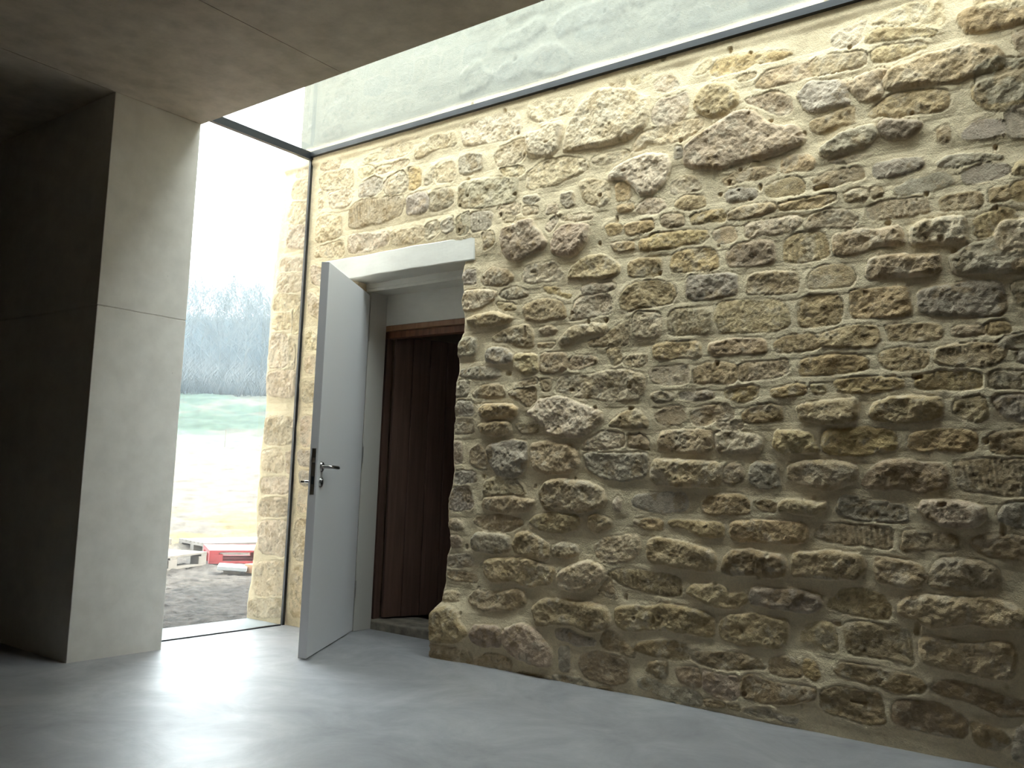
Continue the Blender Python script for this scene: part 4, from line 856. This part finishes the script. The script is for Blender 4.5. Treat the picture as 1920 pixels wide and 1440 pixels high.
# ---------------------------------------------------------------- bare wood on the hill
def tree_mesh(seed, h):
    rnd = random.Random(seed); vs = []; fs = []
    def seg(p, q, r0, r1):
        t = (q-p).normalized(); a = Vector((0, 0, 1)) if abs(t.z) < .9 else Vector((1, 0, 0)); a = (a-t*a.dot(t)).normalized(); b_ = t.cross(a); k = len(vs)
        for c, r_ in ((p, r0), (q, r1)):
            for i in range(3):
                an = i*2.0944; vs.append(c+(a*math.cos(an)+b_*math.sin(an))*r_)
        for i in range(3): fs.append((k+i, k+(i+1) % 3, k+3+(i+1) % 3, k+3+i))
    def grow(p, dr, L, r_, lev):
        n = 5 if lev == 0 else 3; q = p; dd = dr
        for i in range(n):
            dd = (dd+Vector((rnd.gauss(0, .12), rnd.gauss(0, .12), .06+rnd.gauss(0, .05)))).normalized(); q2 = q+dd*L/n
            ra = r_*(1-.75*i/n); rb = r_*(1-.75*(i+1)/n); seg(q, q2, ra, rb); q = q2
            if lev < 3 and (i > 0 or lev):
                for _ in range(rnd.choice((2, 3)) if lev < 2 else 2):
                    an = rnd.uniform(0, 6.283); sp = rnd.uniform(.45, .9); side = Vector((math.cos(an), math.sin(an), rnd.uniform(-.1, .5)))
                    grow(q, (dd*(1-sp*.5)+side*sp).normalized(), L*rnd.uniform(.36, .56), rb*.6+.004, lev+1)
    grow(Vector((0, 0, -.3)), Vector((0, 0, 1)), h, h*.009, 0)
    me = bpy.data.meshes.new('bare_tree'); me.from_pydata(vs, [], fs); me.update(); return me
m = Mat('bark'); n = m.noise(3, 3); m.set(m.ramp(n, [(.3, (.045, .048, .045)), (.7, (.085, .085, .08))]), .9); M_bark = m.m
TM = [tree_mesh(s, h) for s, h in ((1, 6.2), (2, 6.6), (3, 5.6), (4, 6))]
for me in TM: me.materials.append(M_bark)
rnd = random.Random(9)
for i in range(150):
    th = rnd.uniform(.50, .71); R_ = 62+92*rnd.random()**.8
    x, y = -math.cos(th)*R_, math.sin(th)*R_
    o = bpy.data.objects.new('bare_tree', TM[i % 4]); COL.objects.link(o)
    o.location = (x, y, float(gz(np.array([x]), np.array([y]))[0])-.1); o.rotation_euler = (0, 0, rnd.uniform(0, 6.28)); s = rnd.uniform(.75, 1.15); o.scale = (s, s, s)
    tag(o, 'bare leafless tree in the hazy wood on the hillside', 'tree', 'bare trees in the wood on the hill')
# brambles at the foot of the wood
def brush():
    rnd = random.Random(21); vs = []; fs = []
    for i in range(9000):
        th = rnd.uniform(.49, .72); R_ = 54+95*rnd.random()
        x, y = -math.cos(th)*R_, math.sin(th)*R_; z = None
        vs.append((x, y)); fs.append((R_, rnd.uniform(0, 6.28), rnd.uniform(.8, 2.6)))
    A = np.array(vs); zz = gz(A[:, 0], A[:, 1]); V = []; F = []
    for (x, y), z, (R_, an, hh_) in zip(vs, zz, fs):
        for k in range(5):
            a_ = an+k*1.26+rnd.uniform(-.4, .4); l = hh_*rnd.uniform(.5, 1); n = len(V); w_ = .022; ca_, sa_ = math.cos(a_), math.sin(a_); e = .25
            V += [(x-w_, y, z-.1), (x+w_, y, z-.1), (x+ca_*l*e+w_, y+sa_*l*e, z+l*.6), (x+ca_*l*e-w_, y+sa_*l*e, z+l*.6), (x+ca_*l*.6, y+sa_*l*.6, z+l)]
            F.append((n, n+1, n+2, n+3)); F.append((n+3, n+2, n+4))
    me = bpy.data.meshes.new('brambles'); me.from_pydata(V, [], F); me.update()
    return link('brambles', me, M_bark)
tag(brush(), 'tangled undergrowth below the bare trees on the hillside', 'undergrowth', None, 'stuff')

# ---------------------------------------------------------------- haze over the field
m = Mat('haze'); m.n.remove(m.b); v = m.add('ShaderNodeVolumeScatter'); v.inputs['Color'].default_value = (.50, .80, 1, 1); v.inputs['Density'].default_value = .0010; v.inputs['Anisotropy'].default_value = .3
m.t.links.new(v.outputs[0], m.o.inputs['Volume'])
b = MB(); M4 = Matrix.Rotation(-.62, 4, 'Z'); b.box(-190, -60, -2, -18, 60, 45, 0, M4)
tag(b.done('haze', m.m), 'pale blue haze hanging over the field and wood', 'haze', None, 'stuff')
